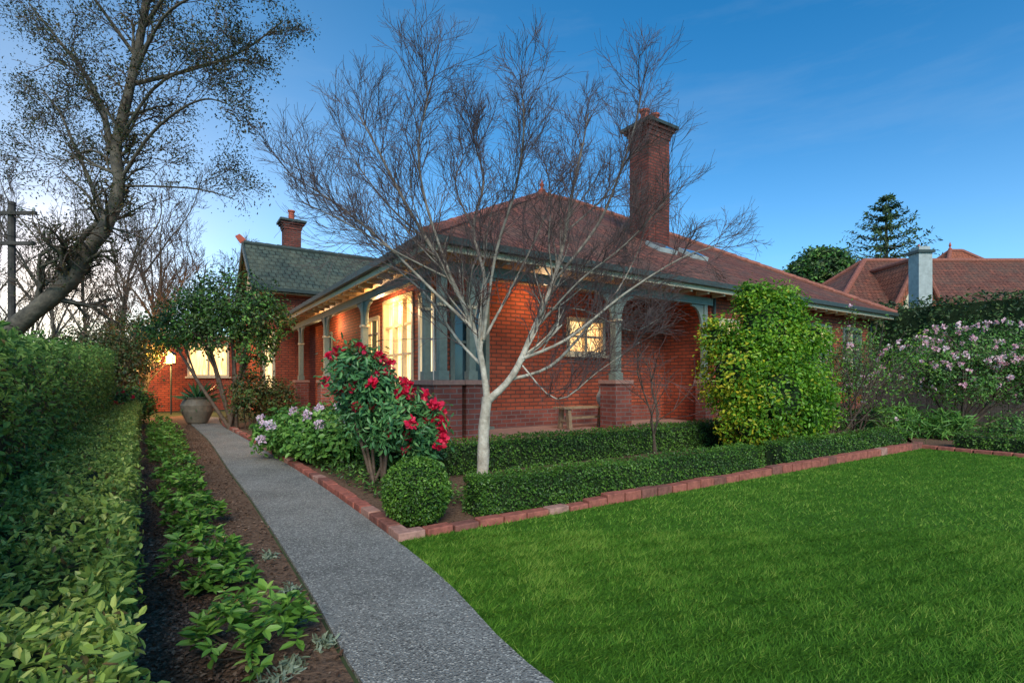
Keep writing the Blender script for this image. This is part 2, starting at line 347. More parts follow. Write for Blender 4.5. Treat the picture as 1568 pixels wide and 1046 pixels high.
# ---- soil beds
hr=[(-.2,.3),(-1.67,2.12),(-2.79,3.67),(-7.36,10.0),(-11.5,16.2)]
def soil_bed(name,poly):
    sheet(name,poly,.004,soil)
lb=[(x-.02,y) for x,y in PL]
soil_bed('garden_bed',[(x-.9,y-.6) for x,y in hr][::1]+lb[::-1][:])
E0=np.array([-.9,3.97]); ER=np.array([.84,.543]); EN=np.array([-.543,.84])
def ed(s,o=0): return tuple(E0+ER*s+EN*o)
bed2=[ed(0),ed(9.95),(9.5,12.6),hw(16.6,0)[:2],hw(7.6,1)[:2],hw(0,1)[:2],hw(0,12)[:2],(-7.9,14.0),(-5.6,10.8),(-3.86,8.34),(-2.25,6.03)]
soil_bed('flower_bed',bed2)
soil_bed('border_bed',[ed(9.95),(12.0,2.6),(16,2.6),(17,12),(11,16)])
# ---- lawn
lm,nt,b=base('lawn_grass'); tc=N(nt,'ShaderNodeTexCoord').outputs['Object']
f1=noise(nt,1.1,4,tc); f2=noise(nt,70,5,tc,.7)
c1=ramp(nt,f2,[(.3,(.03,.09,.010)),(.55,(.08,.19,.018)),(.75,(.17,.29,.04))]); c2=mixc(nt,.5,c1,ramp(nt,f1,[(.3,(.35,.45,.35)),(.7,(.62,.6,.5))]),'OVERLAY')
nt.links.new(c2,b.inputs['Base Color']); b.inputs['Roughness'].default_value=.85; b.inputs['Specular IOR Level'].default_value=.1; bump(nt,b,f2,.03)
pr=[p for p in PR if p[1]<3.97+.01]
lawn=[p for p in pr]+[ed(0),ed(9.95),(12.0,2.4),(14,-1.5)]
sheet('lawn',lawn,.008,lm)
def inpoly(P,poly):
    poly=np.array(poly); x,y=P[:,0],P[:,1]; r=np.zeros(len(P),bool)
    for a,b2 in zip(poly,np.roll(poly,-1,0)):
        c=((a[1]>y)!=(b2[1]>y)); xi=(b2[0]-a[0])*(y-a[1])/((b2[1]-a[1])+1e-12)+a[0]; r^=c&(x<xi)
    return r
def blades(n,ymin,ymax,xmax,dens=0):
    P=np.stack([rng.uniform(-1.2,xmax,n),rng.uniform(ymin,ymax,n)],1); return P[inpoly(P,lawn)&(P[:,0]<P[:,1]*1.25+.6)]
sets=[(blades(330000,1.5,4.2,6),.026,.0048),(blades(260000,4.2,10,12.5),.025,.0075)]
VV=[];FF=[];RR=[];o=0
for P,h,w in sets:
    n=len(P); P3=np.c_[P,np.full(n,.006)]
    fine=cn(P3,38,21)*.6+cn(P3,75,22)*.5
    th=rng.uniform(0,6.28,n); hh=h*(.45+.9*rng.random(n))
    patch=cn(P3,.9,9)*.5+cn(P3,3.0,5)*.6+cn(P3,9,6)*.5
    hh*=np.clip(1+.25*patch+.5*fine,.35,2)
    ww=w*(.7+.6*rng.random(n))[:,None]
    s=np.c_[np.cos(th),np.sin(th),np.zeros(n)]*(ww/2); ax=cn(P3,22,31)*2.5; lean=np.c_[np.cos(ax)*.7+rng.normal(size=n)*.7,np.sin(ax)*.7+rng.normal(size=n)*.7,np.ones(n)]*hh[:,None]
    VV.append(np.stack([P3-s,P3+s,P3+lean],1).reshape(-1,3)); FF.append(np.arange(n*3).reshape(-1,3)+o); o+=n*3
    RR.append(np.clip(.45+.26*patch+.22*fine+rng.normal(size=n)*.22+.35*(rng.random(n)<.07),0,1))
np_mesh('lawn_grass_blades',np.concatenate(VV),np.concatenate(FF),[LG],rnd=np.concatenate(RR))
# ---- brick edging
mb=MB(); M['edge1']=plain('edging_brick',(.32,.10,.07),.8,.35,.008,16); M['edge2']=plain('pale_edging_brick',(.38,.20,.155),.8,.35,.008,16); M['edge3']=plain('dark_edging_brick',(.21,.08,.06),.8,.35,.008,16)
def edging(P,hf,wd=.115):
    L=interp_path(P,np.array([0.]))[2]; k=int(L/.24); t=(np.arange(k)+.5)/k; C,T,_=interp_path(P,t)
    for i in range(k):
        c=C[i]; tx=T[i]; a=rng.normal()*.025; tx=np.array([tx[0]-a*tx[1],tx[1]+a*tx[0]]); nx=np.array([-tx[1],tx[0]]); h=hf(t[i]*L)+rng.normal()*.005
        q=[c+tx*.113*sx+nx*wd/2*sy for sx,sy in ((-1,-1),(1,-1),(1,1),(-1,1))]
        mb.prism([(p[0],p[1],0) for p in q],(0,0,h),random.choice(['edge1','edge1','edge1','edge1','edge1','edge2','edge3','edge3']))
edging([ed(0,.02),ed(9.95,.02)],lambda s:.065+.03*(s>2.1)+.02*(s>5.2)+.01*(s>8))
edging([tuple(np.array(p)+np.array([.07,.03])) for p in pathR[7:13]],lambda s:.07)
edging([ed(9.95,.0),(12.0,2.6)],lambda s:.07)
mb.make('brick_garden_edging',bevel=.008)

# ================================================================ HOUSE
house=empty('brick_house',(CX,CY,0),ANG)
W=MB(); T=MB()
def wall(mbw,ax,k,a0,a1,z0,z1,ops,m='brick',dep=.14):
    A=sorted({a0,a1,*[o[0] for o in ops],*[o[1] for o in ops]}); Z=sorted({z0,z1,*[o[2] for o in ops],*[o[3] for o in ops]})
    pt=(lambda a,z,d=0:(a,k+d,z)) if ax=='v' else (lambda a,z,d=0:(k+d,a,z))
    def q(P):
        mbw.poly(P,m)
    for i in range(len(A)-1):
        for j in range(len(Z)-1):
            ca,cz=(A[i]+A[i+1])/2,(Z[j]+Z[j+1])/2
            if any(o[0]<ca<o[1] and o[2]<cz<o[3] for o in ops): continue
            P=[pt(A[i],Z[j]),pt(A[i+1],Z[j]),pt(A[i+1],Z[j+1]),pt(A[i],Z[j+1])]
            q(P if ax=='v' else P[::-1])
    for o in ops:
        a,b2,c,d=o[:4]
        for P in ([pt(a,c),pt(a,c,dep),pt(a,d,dep),pt(a,d)],[pt(b2,c,dep),pt(b2,c),pt(b2,d),pt(b2,d,dep)],[pt(a,c),pt(b2,c),pt(b2,c,dep),pt(a,c,dep)],[pt(a,d,dep),pt(b2,d,dep),pt(b2,d),pt(a,d)]): q(P)
def window(ax,k,o,nx,nz,pane,fr,bars='cream',sill=True,hz=None,top=None):
    a,b2,c,d=o
    def bx(a0,a1,d0,d1,z0,z1,m):
        if ax=='v': T.box(a0,a1,k+d0,k+d1,z0,z1,m)
        else: T.box(k+d0,k+d1,a0,a1,z0,z1,m)
    t=.07
    bx(a-.02,a+t,-.03,.13,c,d,fr); bx(b2-t,b2+.02,-.03,.13,c,d,fr); bx(a+t,b2-t,-.028,.13,d-t,d+.02,fr); bx(a+t,b2-t,-.028,.13,c,c+t,fr)
    if sill: bx(a-.1,b2+.1,-.09,.05,c-.07,c-.002,fr)
    for i in range(1,nx):
        x=a+t+(b2-a-2*t)*i/nx; bx(x-.04,x+.04,.0,.1,c+t,d-t,bars)
    zs=hz if hz else [i/nz for i in range(1,nz)]
    for f in zs:
        z=c+t+(d-c-2*t)*f; bx(a+t,b2-t,.02,.09,z-.025,z+.025,bars)
    def pane_(z0,z1,mt,dp):
        P=[(a+.01,dp,z0),(b2-.01,dp,z0),(b2-.01,dp,z1),(a+.01,dp,z1)]
        P=[(x,k+y,z) if ax=='v' else (k+y,x,z) for x,y,z in P]; T.poly(P if ax=='v' else P[::-1],mt)
    if top:
        zz=c+t+(d-c-2*t)*zs[-1]; pane_(c+.01,zz,pane,.12); pane_(zz,d-.01,top,.11)
    else: pane_(c+.01,d-.01,pane,.12)
o1=(1.35,2.2,.3,2.9); o2=(4.3,5.45,1.85,2.68)
wall(W,'v',1.9,1.1,7.6,.1,3.3,[o1,o2]); window('v',1.9,o1,2,3,'glass','green','green'); window('v',1.9,o2,2,2,'lit','cream','cream',hz=[.5])
s0=(2.1,2.85,1.1,3.05); s1=(3.2,5.05,1.1,3.15); s2=(5.35,6.45,.24,2.85); s3=(9.9,10.9,1.2,2.8)
wall(W,'u',1.1,1.9,13.2,.1,3.3,[s0,s1,s2,s3]); window('u',1.1,s0,1,2,'lit2','white','white'); window('u',1.1,s1,3,2,'lit2','cream','cream',hz=[.35,.7],top='lit'); window('u',1.1,s2,2,3,'lit','cream','dgreen',hz=[.35,.72,.86]); window('u',1.1,s3,1,2,'glass','green','green')
f1=(7.95,8.75,1.2,2.75); f2=(12.3,13.5,1.1,2.9); f3=(14.3,15.5,1.1,2.9)
wall(W,'v',.5,7.6,16.2,0,3.3,[f1,f2,f3]); window('v',.5,f1,1,2,'lit2','cream','cream'); window('v',.5,f2,2,2,'glass','green','cream',hz=[.65],top='lit2'); window('v',.5,f3,2,2,'glass','green','cream',hz=[.65])
wall(W,'u',7.6,.5,1.9,0,3.3,[])
W.box(15.9,16.2,.52,13.6,0,3.3,'brick'); W.box(1.3,15.9,13.3,13.6,0,3.3,'brick')
W.box(7.45,7.598,.35,.75,0,2.0,'brick')
W.box(1.102,7.44,1.875,1.9,.24,.62,'brick2'); W.box(7.61,16.2,.475,.5,0,.55,'brick2')
W.make('walls',house)
# deck
D=MB(); D.box(.12,7.59,.12,1.87,0,.24,'deck'); D.box(.12,1.098,1.9,12.6,0,.24,'deck'); D.box(.08,7.5,.08,.12,0,.2,'brick2'); D.box(.08,.12,.12,12.6,0,.2,'brick2'); D.make('veranda_floor',house)
# pillars, posts
PM=MB()
def pillar(u,v,s=.225,su=None):
    su=su or s; PM.box(u-su,u+su,v-s,v+s,.0,1.17,'brick2'); PM.box(u-su-.03,u+su+.03,v-s-.03,v+s+.03,1.17,1.25,'stone')
def bracket(u,v,du,dv,zt=3.02,L=.42):
    P=[(0,0)]+[(L,0)]+[(L-L*math.sin(math.pi/2*i/8)*.86,-.05-(L*1.15)*(1-math.cos(math.pi/2*i/8))) for i in range(9)]+[(0,-L*1.3)]
    if du: PM.prism([(u+du*(a+.05),v-.03,zt+b_) for a,b_ in P],(0,.06,0),'green')
    else: PM.prism([(u-.03,v+dv*(a+.05),zt+b_) for a,b_ in P],(.06,0,0),'green')
def post(u,v,w=.07,br=((1,0),(-1,0),(0,1))):
    PM.box(u-w,u+w,v-w,v+w,1.25,3.02,'green'); PM.box(u-w-.025,u+w+.025,v-w-.025,v+w+.025,1.25,1.4,'green'); PM.box(u-w-.02,u+w+.02,v-w-.02,v+w+.02,2.45,2.5,'cream')
    for a,c in br: bracket(u+a*(w-.052),v+c*(w-.052),a,c)
pillar(.45,.45,.25); pillar(1.0,.45,.2); pillar(.45,1.05,.2); post(.45,.45,.07,()); post(1.0,.45,.06,((1,0),)); post(.45,1.05,.06,((0,1),))
pillar(4.4,.45); post(4.4,.45,.08,((1,0),(-1,0)))
post(7.3,.45,.06,((-1,0),)); pillar(7.3,.45,.14)
for v in (4.4,7.87,11.3): pillar(.42,v,.2); post(.42,v,.07,((0,1),(0,-1)))
PM.box(.38,.52,1.3,2.3,.2,1.02,'brick2'); PM.box(.34,.56,1.26,2.34,1.02,1.08,'stone')
PM.box(.38,7.55,.38,.52,3.02,3.2,'green'); PM.box(.36,.50,.53,12.6,3.02,3.2,'green')
PM.make('veranda_posts',house,.006)
# eaves
EV=MB(); EV.poly([(.02,.02,3.3),(.02,14.3,3.3),(16.5,14.3,3.3),(16.5,.02,3.3)],'soffit')
EV.box(-.02,16.62,-.02,.03,3.24,3.41,'cream'); EV.box(-.02,.03,.032,14.4,3.24,3.41,'cream')
EV.box(-.12,16.7,-.13,-.022,3.34,3.45,'dgreen'); EV.box(-.13,-.022,-.02,14.4,3.34,3.45,'dgreen'); EV.box(16.62,16.72,-.02,14.4,3.32,3.45,'dgreen'); EV.box(16.56,16.618,.03,14.4,3.24,3.41,'cream')
u=.3
while u<16.4: EV.box(u-.03,u+.03,.04,.36,3.2,3.297,'cream'); u+=.6
v_=.6
while v_<14.2: EV.box(.04,.34,v_-.03,v_+.03,3.2,3.297,'cream'); v_+=.6
EV.bar((7.66,.42,0),(7.66,.42,3.3),.035,'dgreen',8); EV.bar((16.1,.44,0),(16.1,.44,3.3),.035,'dgreen',8)
EV.make('eaves',house)
# roof
RF=MB(); zr=7.74; ze=3.44; A=(-.06,-.06,ze);Bp=(16.66,-.06,ze);Cp=(16.66,14.46,ze);Dp=(-.06,14.46,ze);R1=(7.55,7.2,zr);R2=(9.4,7.2,zr)
RF.poly([A,Bp,R2,R1],'tile');RF.poly([Bp,Cp,R2],'tile');RF.poly([Cp,Dp,R1,R2],'tile');RF.poly([Dp,A,R1],'tile')
RF.make('roof',house)
RC=MB()
def caps(a,b2,r=.1,m='ridge'):
    a=Vector(a);b2=Vector(b2); k=max(1,int((b2-a).length/.4)); 
    for i in range(k):
        p=a+(b2-a)*i/k; q=a+(b2-a)*(i+1.06)/k; RC.bar(p+Vector((0,0,.015)),q+Vector((0,0,-.005)),r*(1+.05*(i%2)),m)
for a,b2 in ((A,R1),(Bp,R2),(Cp,R2),(Dp,R1),(R1,R2)): caps(a,b2)
RC.lathe((7.55,7.2,zr+.05),[(.12,0),(.14,.08),(.06,.14),(.05,.2),(.09,.27),(.03,.36),(.0,.5)],'pot',12)
# wing
WG=MB(); 
g1=(-.5,-.12,.9,3.0)
wall(WG,'v',13.2,-.6,1.2,0,4.4,[g1]); window('v',13.2,g1,1,2,'lit2','cream','cream')
wall(WG,'u',-.6,13.2,18.4,0,4.4,[])
WG.box(1.2,8,13.2,18.4,3.2,4.4,'brick'); WG.poly([(-.6,13.2,4.4),(-.6,18.4,4.4),(-.6,15.8,6.3)][::-1],'cream')
wr=lambda u,v:(u,v,6.7-abs(v-15.8)*.72)
WG.poly([wr(-.86,12.75),wr(9,12.75),wr(9,15.8),wr(-.86,15.8)],'tile2'); WG.poly([wr(-.86,18.85),wr(-.86,15.8),wr(9,15.8),wr(9,18.85)],'tile2')
for sgn in (1,-1):
    P=[(-.93,15.8,6.76),(-.93,15.8+sgn*3.15,6.76-3.15*.72),(-.93,15.8+sgn*3.15,6.5-3.15*.72),(-.93,15.8,6.5)]; WG.prism(P,(.07,0,0),'dgreen')
WG.box(-.9,8,12.66,12.76,4.42,4.54,'dgreen')
WG.bar((-.9,12.95,4.35),(-.6,13.2,3.6),.04,'cream')
WG.box(-.9,9,12.8,13.2,4.36,4.4,'soffit')
WG.prism([(-.98,15.8,6.7),(-1.15,15.8,6.95),(-1.0,15.8,7.06),(-.8,15.8,6.9),(-.75,15.8,6.72)],(0,.08,0),'pot')
caps((-.86,15.8,6.72),(9,15.8,6.72),.1,'dgreen')
# low entrance wing
h1=(-2.7,-1.25,1.4,2.75)
wall(WG,'v',17.5,-4.3,-.6,0,3.0,[h1]); window('v',17.5,h1,2,1,'lit','cream','cream')
WG.box(-4.3,-.62,17.65,20.5,0,3.0,'brick'); WG.box(-4.4,-.62,17.4,20.6,3.0,3.1,'cream')
WG.make('left_wing',house); RC.make('ridge_caps',house)
T.make('windows_and_doors',house)
# chimneys
CH=MB()
def chimney(u,v,s,t,z0,z1,pots,m='brick3'):
    CH.box(u-s,u+s,v-t,v+t,z0,z1-.3,m)
    for a in (-1,1): CH.box(u-s*.35,u+s*.35,v+a*t-.02,v+a*t+.02,z0,z1-1.3,m)
    CH.box(u-s-.03,u+s+.03,v-t-.03,v+t+.03,z1-.42,z1-.3,m)
    for i,e in enumerate((.06,.12,.19)): CH.box(u-s-e,u+s+e,v-t-e,v+t+e,z1-.3+i*.09,z1-.3+(i+1)*.09,'brick3' if i<2 else 'dgreen')
    for px_,py_ in pots: CH.lathe((px_,py_,z1-.03),[(.12,0),(.15,.05),(.12,.1),(.115,.38),(.15,.42),(.15,.47),(.1,.47),(.1,.2)],'pot',14)
chimney(8.4,3.1,.44,.36,4.4,8.62,[(8.2,3.1),(8.62,3.1)])
chimney(1.0,16.2,.33,.3,5.6,8.0,[(1.0,16.2)])
CH.make('chimneys',house)
# skylights
SK=MB(); 
for u0 in (7.55,8.9):
    z=lambda v:ze+v*.597
    SK.prism([(u0,2.0,z(2.0)+.02),(u0+.7,2.0,z(2.0)+.02),(u0+.7,2.5,z(2.5)+.02),(u0,2.5,z(2.5)+.02)],(0,-.03,.1),'render')
    SK.poly([(u0+.05,2.02,z(2.04)+.135),(u0+.65,2.02,z(2.04)+.135),(u0+.65,2.42,z(2.44)+.135),(u0+.05,2.42,z(2.44)+.135)],'glass')
SK.make('skylight',house)
# bench
be=empty('wooden_bench',hw(4.05,1.0,.24),ANG); b_=MB()
for i in range(3): b_.box(-.72,.72,-.2+i*.135,-.2+i*.135+.12,.42,.46,'wood')
for sx in (-.55,.55):
    b_.prism([(sx-.04,-.2,0),(sx-.04,-.12,0),(sx-.04,-.05,.42),(sx-.04,-.15,.42)],(.08,0,0),'wood'); b_.prism([(sx-.04,.2,0),(sx-.04,.15,.42),(sx-.04,.05,.42),(sx-.04,.12,0)],(.08,0,0),'wood'); b_.box(sx-.03,sx+.03,-.1,.1,.15,.2,'wood')
b_.box(-.54,.54,-.02,.02,.2,.25,'wood')
b_.make('seat_and_legs',be,.006)
ve=empty('ceramic_vase',hw(4.55,1.0,.70),0); q=MB(); q.lathe((0,0,0),[(.0,0),(.08,.0),(.13,.1),(.14,.2),(.08,.32),(.07,.38),(.1,.42),(.08,.42)],'render',16); q.make('body',ve)
# pot with agave
px=S(302,645,14.6); pe=empty('garden_urn',(px[0],14.6,.02)); q=MB(); M['urn']=plain('urn_glaze',(.20,.17,.13),.5,.25,.004,9)
prof=[(0,0),(.22,0),(.26,.05),(.38,.35),(.40,.52),(.34,.66),(.3,.7),(.35,.74),(.3,.75),(.27,.66),(.0,.62)]
q.lathe((0,0,0),[(r*1.05,z*1.0) for r,z in prof],'urn',28); q.make('urn_body',pe)
n=60; th=rng.uniform(0,6.28,n); dd=np.c_[np.cos(th),np.sin(th),rng.uniform(.3,1.6,n)]
leaves('urn_plant',np.tile([0,0,.66],(n,1))+rng.normal(size=(n,3))*.03,nrm(dd)*3,np.full(n,.55),.13,[LR],parent=pe,a=0,up=.1,jit=.3)
# lamp
lp=S(262,550,18.6); le=empty('entrance_lantern',lp); q=MB(); q.box(-.09,.09,-.09,.09,-.14,.14,'lamp'); q.box(-.12,.12,-.12,.12,.14,.18,'dgreen'); q.prism([(-.12,-.12,.18),(.12,-.12,.18),(0,-.12,.28)],(0,.24,0),'dgreen'); q.box(-.11,.11,-.11,.11,-.18,-.14,'dgreen'); q.box(-.02,.02,-.02,.02,-2.0,-.18,'dgreen')
for a in (-.1,.1):
    for c in (-.1,.1): q.box(a-.012,a+.012,c-.012,c+.012,-.14,.14,'dgreen')
q.make('lantern_body',le)
def plight(name,loc,e,col,r=.1):
    l=bpy.data.lights.new(name,'POINT'); l.energy=e; l.color=col; l.shadow_soft_size=r; o=bpy.data.objects.new(name,l); o.location=loc; link(o)
plight('entrance_light',(lp[0],lp[1]-.35,lp[2]+.1),620,(1,.52,.18))
plight('veranda_light',hw(.75,4.2,2.9),75,(1,.64,.32)); plight('porch_light',hw(3.2,1.2,2.95),34,(1,.68,.38)); plight('side_light',hw(.75,9,2.9),45,(1,.62,.32))

# ================================================================ CENTRE BARE TREE
D0=6.03
def L3(pts,ys=None):
    ys=ys if ys is not None else [0]*len(pts); return [np.array(S(x,y,D0))+np.array([0,d,0]) for (x,y),d in zip(pts,ys)]
tr=[(L3([(738,752),(740,700),(741,655),(746,608)]),.078,.060,False)]
limbs=[
 (L3([(746,612),(738,555),(724,500),(692,430),(655,370),(615,300),(585,240),(560,195)],[0,0,-.05,-.1,-.15,-.2,-.3,-.3]),.041,.006,True),
 (L3([(746,615),(785,575),(815,510),(848,430),(868,350),(880,280),(895,215),(905,160)],[0,0,.05,.1,.15,.15,.2,.2]),.046,.006,True),
 (L3([(726,505),(672,455),(600,385),(535,335),(475,300)],[-.05,-.2,-.4,-.6,-.7]),.022,.004,True),
 (L3([(735,540),(742,430),(722,340),(738,260),(725,200),(715,160)],[0,.15,.3,.4,.5,.5]),.027,.005,True),
 (L3([(798,550),(868,520),(950,455),(1030,405),(1090,385)],[0,-.1,-.2,-.3,-.3]),.023,.004,True),
 (L3([(848,430),(915,345),(950,260),(970,190),(975,150)],[.1,0,-.1,-.2,-.2]),.021,.004,True),
 (L3([(778,582),(845,560),(905,500),(965,430),(1010,350),(1025,300)],[0,.25,.5,.8,1.0,1.1]),.023,.004,True),
 (L3([(738,560),(695,515),(640,440),(580,385),(530,330),(500,290)],[0,.3,.6,.9,1.0,1.1]),.021,.004,True),
 (L3([(740,520),(760,400),(790,310),(800,240),(795,185)],[0,-.3,-.5,-.7,-.8]),.021,.004,True),
 (L3([(700,450),(660,330),(650,250),(665,190),(660,150)],[-.1,-.3,-.4,-.5,-.5]),.019,.004,True),
 (L3([(655,372),(595,315),(545,250),(520,210)],[-.15,0,.1,.2]),.013,.004,True),
 (L3([(868,350),(930,290),(975,220),(1000,190)],[.15,.3,.5,.6]),.013,.004,True),
 (L3([(800,560),(850,610),(905,570),(960,530)],[0,-.3,-.5,-.6]),.010,.003,True),
 (L3([(735,530),(780,440),(830,330),(850,260),(840,200)],[0,.3,.6,.8,.8]),.020,.004,True),
 (L3([(815,510),(880,440),(945,390),(1000,330)],[.05,-.3,-.5,-.7]),.014,.004,True),
 (L3([(690,430),(620,400),(560,370),(510,350)],[-.1,-.4,-.7,-.9]),.013,.004,True),
 (L3([(722,340),(690,260),(700,200),(690,160)],[.3,.5,.7,.8]),.012,.004,True),
 (L3([(830,470),(900,470),(980,500),(1030,480)],[.1,.3,.5,.6]),.010,.003,True),
]
cfg=dict(wig=.12,up=.06,rmin=.0017,split=.0085,kids={1:6,2:6},lv=2)
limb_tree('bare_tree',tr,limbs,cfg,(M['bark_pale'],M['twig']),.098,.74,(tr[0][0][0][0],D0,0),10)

# ================================================================ LEFT LARGE TREE
D1=10.5
def L4(pts,ys): return [np.array(S(x,y,D1))+np.array([0,d,0]) for (x,y),d in zip(pts,ys)]
tr=[(L4([(-90,640),(-30,560),(25,500),(80,455),(112,425),(135,385),(163,345),(182,285),(178,225),(200,130),(218,40),(236,-80),(250,-200)],[0]*13),.20,.045,True),
    (L4([(105,440),(108,395),(112,375),(135,355),(165,330)],[.0,.1,.1,.0,0]),.06,.05,False)]
limbs=[(L4([(170,235),(140,160),(95,90),(40,30),(-40,-60)],[0,.3,.6,.9,1.2]),.07,.02,True),
 (L4([(182,280),(240,225),(300,195),(350,185),(390,200)],[0,-.3,-.6,-.8,-1]),.035,.010,True),
 (L4([(200,130),(270,90),(340,40),(400,-20)],[0,.4,.8,1]),.045,.012,True),
 (L4([(178,225),(250,150),(320,120),(390,110)],[0,-.3,-.4,-.4]),.035,.01,True),
 (L4([(162,340),(110,270),(50,190),(0,120),(-60,60)],[0,.5,1,1.4,1.8]),.05,.015,True),
 (L4([(210,90),(170,20),(120,-60)],[0,-.5,-1]),.04,.015,True),
 (L4([(182,285),(235,275),(280,270),(320,280)],[0,.4,.8,1]),.026,.008,True),
 (L4([(208,110),(280,60),(350,50),(410,70)],[0,-.6,-1,-1.3]),.035,.01,True),
 (L4([(175,250),(120,220),(70,230),(20,210)],[0,.3,.5,.8]),.03,.01,True),
 (L4([(222,40),(300,-20),(390,-60)],[0,-.4,-.8]),.04,.012,True)]
cfg=dict(wig=.2,up=.0,rmin=.005,split=.02,kids={1:5,2:5},lv=2)
e,tips=limb_tree('leafy_tree',tr,limbs,cfg,(M['bark'],M['stem']),.40,1.15,(-10.5,D1,0),12)
tp=np.array([t[0] for t in tips]); per=7
P=np.repeat(tp,per,0)+rng.normal(size=(len(tp)*per,3))*.13
leaves('leaves',P-np.array([-10.5,D1,0]),nrm(rng.normal(size=P.shape)),np.full(len(P),.05),.42,[LT,LBR],(rng.random(len(P))<.3).astype(int),e,clumpscale=1.5)
def rtree(name,base_,h,lean,cfg,mats,spacing,L1,seed,r0=.12):
    x,y=base_; P=[(x,y,0)]; k=6
    for i in range(1,k): P.append((x+lean[0]*i/k+rng.normal()*.12,y+lean[1]*i/k,h*i/k))
    P=[np.array(p) for p in P]; lim=[]
    for j in range(7):
        i=1+j%4; q=P[i]; a=rng.uniform(0,6.28); l=h*rng.uniform(.3,.5); d=np.array([math.cos(a)*.6,math.sin(a)*.6,1.0]); lim.append(([q,q+d*l*.35,q+d*l*.7+rng.normal(size=3)*.1,q+d*l*np.array([.9,.9,1.1])],r0*.45,r0*.1,True))
    return limb_tree(name,[(P,r0,r0*.25,True)],lim,cfg,mats,spacing,L1,(x,y,0),7)
cfg2=dict(wig=.15,up=.12,rmin=.008,split=.03,kids={1:4,2:5},lv=2)
for i,(px_,d,h) in enumerate(((75,24,9.5),(170,22,8.8),(255,25,9.5),(120,28,10.5),(300,30,9.5),(-10,27,11),(215,19,6.5),(40,30,10))):
    e_,_=rtree('background_tree',((px_-784)*d/F,d),h,(rng.normal()*.8,0),cfg2,(M['bark'],M['stem']),.5,1.5,i,.11)

# ================================================================ HEDGES
hedge('boxwood_hedge',[ed(.85,.33),ed(5.25,.33)],.34,.35,.36,22000,.024,[LB],.55,1.25,.03,.05,jit=.65)
hedge('boxwood_hedge',[ed(5.75,.33),ed(9.75,.33)],.34,.36,.36,11000,.028,[LB],.55,1,.03,.05)
hedge('boxwood_hedge',[hw(-1.1,-1.0)[:2],hw(7.2,-1.0)[:2]],.5,.42,.46,22000,.032,[LB],.55,1,.04,.06)
hedge('boxwood_hedge',[hw(8.3,-.9)[:2],hw(15.2,-.9)[:2]],.5,.46,.46,11000,.036,[LB],.55,1,.03,.06)
hedge('boxwood_hedge',[(8.3,9.6),(12.2,3.6)],.4,.28,.30,9000,.034,[LB],.55,1,.03,.06)
lowc=[(-.5,.2),(-1.97,2.12),(-3.09,3.67),(-7.7,10.0),(-10.6,14.2)]
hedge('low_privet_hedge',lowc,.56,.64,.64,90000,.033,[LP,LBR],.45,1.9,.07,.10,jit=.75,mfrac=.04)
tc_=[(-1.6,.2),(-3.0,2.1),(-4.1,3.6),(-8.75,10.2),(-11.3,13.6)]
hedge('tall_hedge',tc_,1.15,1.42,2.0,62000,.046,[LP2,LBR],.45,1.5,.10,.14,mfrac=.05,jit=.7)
hedge('laurel_hedge',[(9.5,24.5),(13.6,18.6),(16.9,13.6),(20,9)],1.6,4.0,3.8,26000,.11,[LD],.5,1,.2,.2)
# box ball
be=empty('boxwood_ball',(-.83,4.47,0)); n=9000; d=nrm(rng.normal(size=(n,3))); P=d*(.29+.018*cn(d,6)[:,None]-.03*rng.random(n)[:,None]**2)+np.array([0,0,.285])
leaves('leaves',P,d,np.full(n,.024),.55,[LB],parent=be,clumpscale=12,jit=.65)
q=MB(); q.lathe((0,0,.285),[(0,-.25)]+[(.25*math.cos(a),.25*math.sin(a)) for a in np.linspace(-1.4,1.4,9)]+[(0,.25)],'core',16); q.make('inner_core',be)  # solid dark filler added inside the ball

# ================================================================ SHRUBS
def shrub(name,x,y,lobes,n,size,mats,ratio=.5,clump=.16,inner=.55,mf=None,stems=5,core=0,per=28,cs=4,jit=.5,sr=.018):
    e=empty(name,(x,y,0)); P,Q=blob_pts(lobes,n,clump,inner,per); P[:,2]=np.maximum(P[:,2],.03)
    mi=None
    if mf is not None: mi=mf(P)
    leaves('leaves',P,Q,np.full(len(P),size),ratio,mats,mi,e,clumpscale=cs,jit=jit)
    B=Tubes()
    for i in range(stems):
        l=lobes[i%len(lobes)]; tgt=np.array(l[:3])+rng.normal(size=3)*np.array(l[3:6])*.3; b0=np.array([rng.normal()*.05,rng.normal()*.05,0]); mid=(b0+tgt)/2+rng.normal(size=3)*.06
        PP,RR=smooth_path([b0,mid,tgt],[sr,sr*.8,sr*.4]); B.tube(PP,RR,6)
        for k in range(5):
            d=nrm(rng.normal(size=3)); t2=np.array(l[:3])+d*np.array(l[3:6])*.85; PP,RR=smooth_path([mid if k%2 else tgt*.6+mid*.4,(tgt+t2)/2,t2],[sr*.5,sr*.35,sr*.15]); B.tube(PP,RR,4)
    B.make('stems',M['stem'],e)
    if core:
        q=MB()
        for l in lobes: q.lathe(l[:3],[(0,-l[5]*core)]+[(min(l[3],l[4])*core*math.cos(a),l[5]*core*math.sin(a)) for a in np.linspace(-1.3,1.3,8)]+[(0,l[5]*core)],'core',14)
        q.make('inner_core',e)  # solid dark filler added inside each lobe
    return e
def flowers(e,name,C,Nn,mats,petal,k=14,spread=.5,rad=.02):
    n=len(C)*k; P=np.repeat(C,k,0); d=nrm(np.repeat(Nn,k,0)*spread+rng.normal(size=(n,3))); P=P+d*rad
    leaves(name,P,d,np.full(n,petal),.8,mats,None,e,a=.3,up=.1,jit=.6,clumpscale=9)
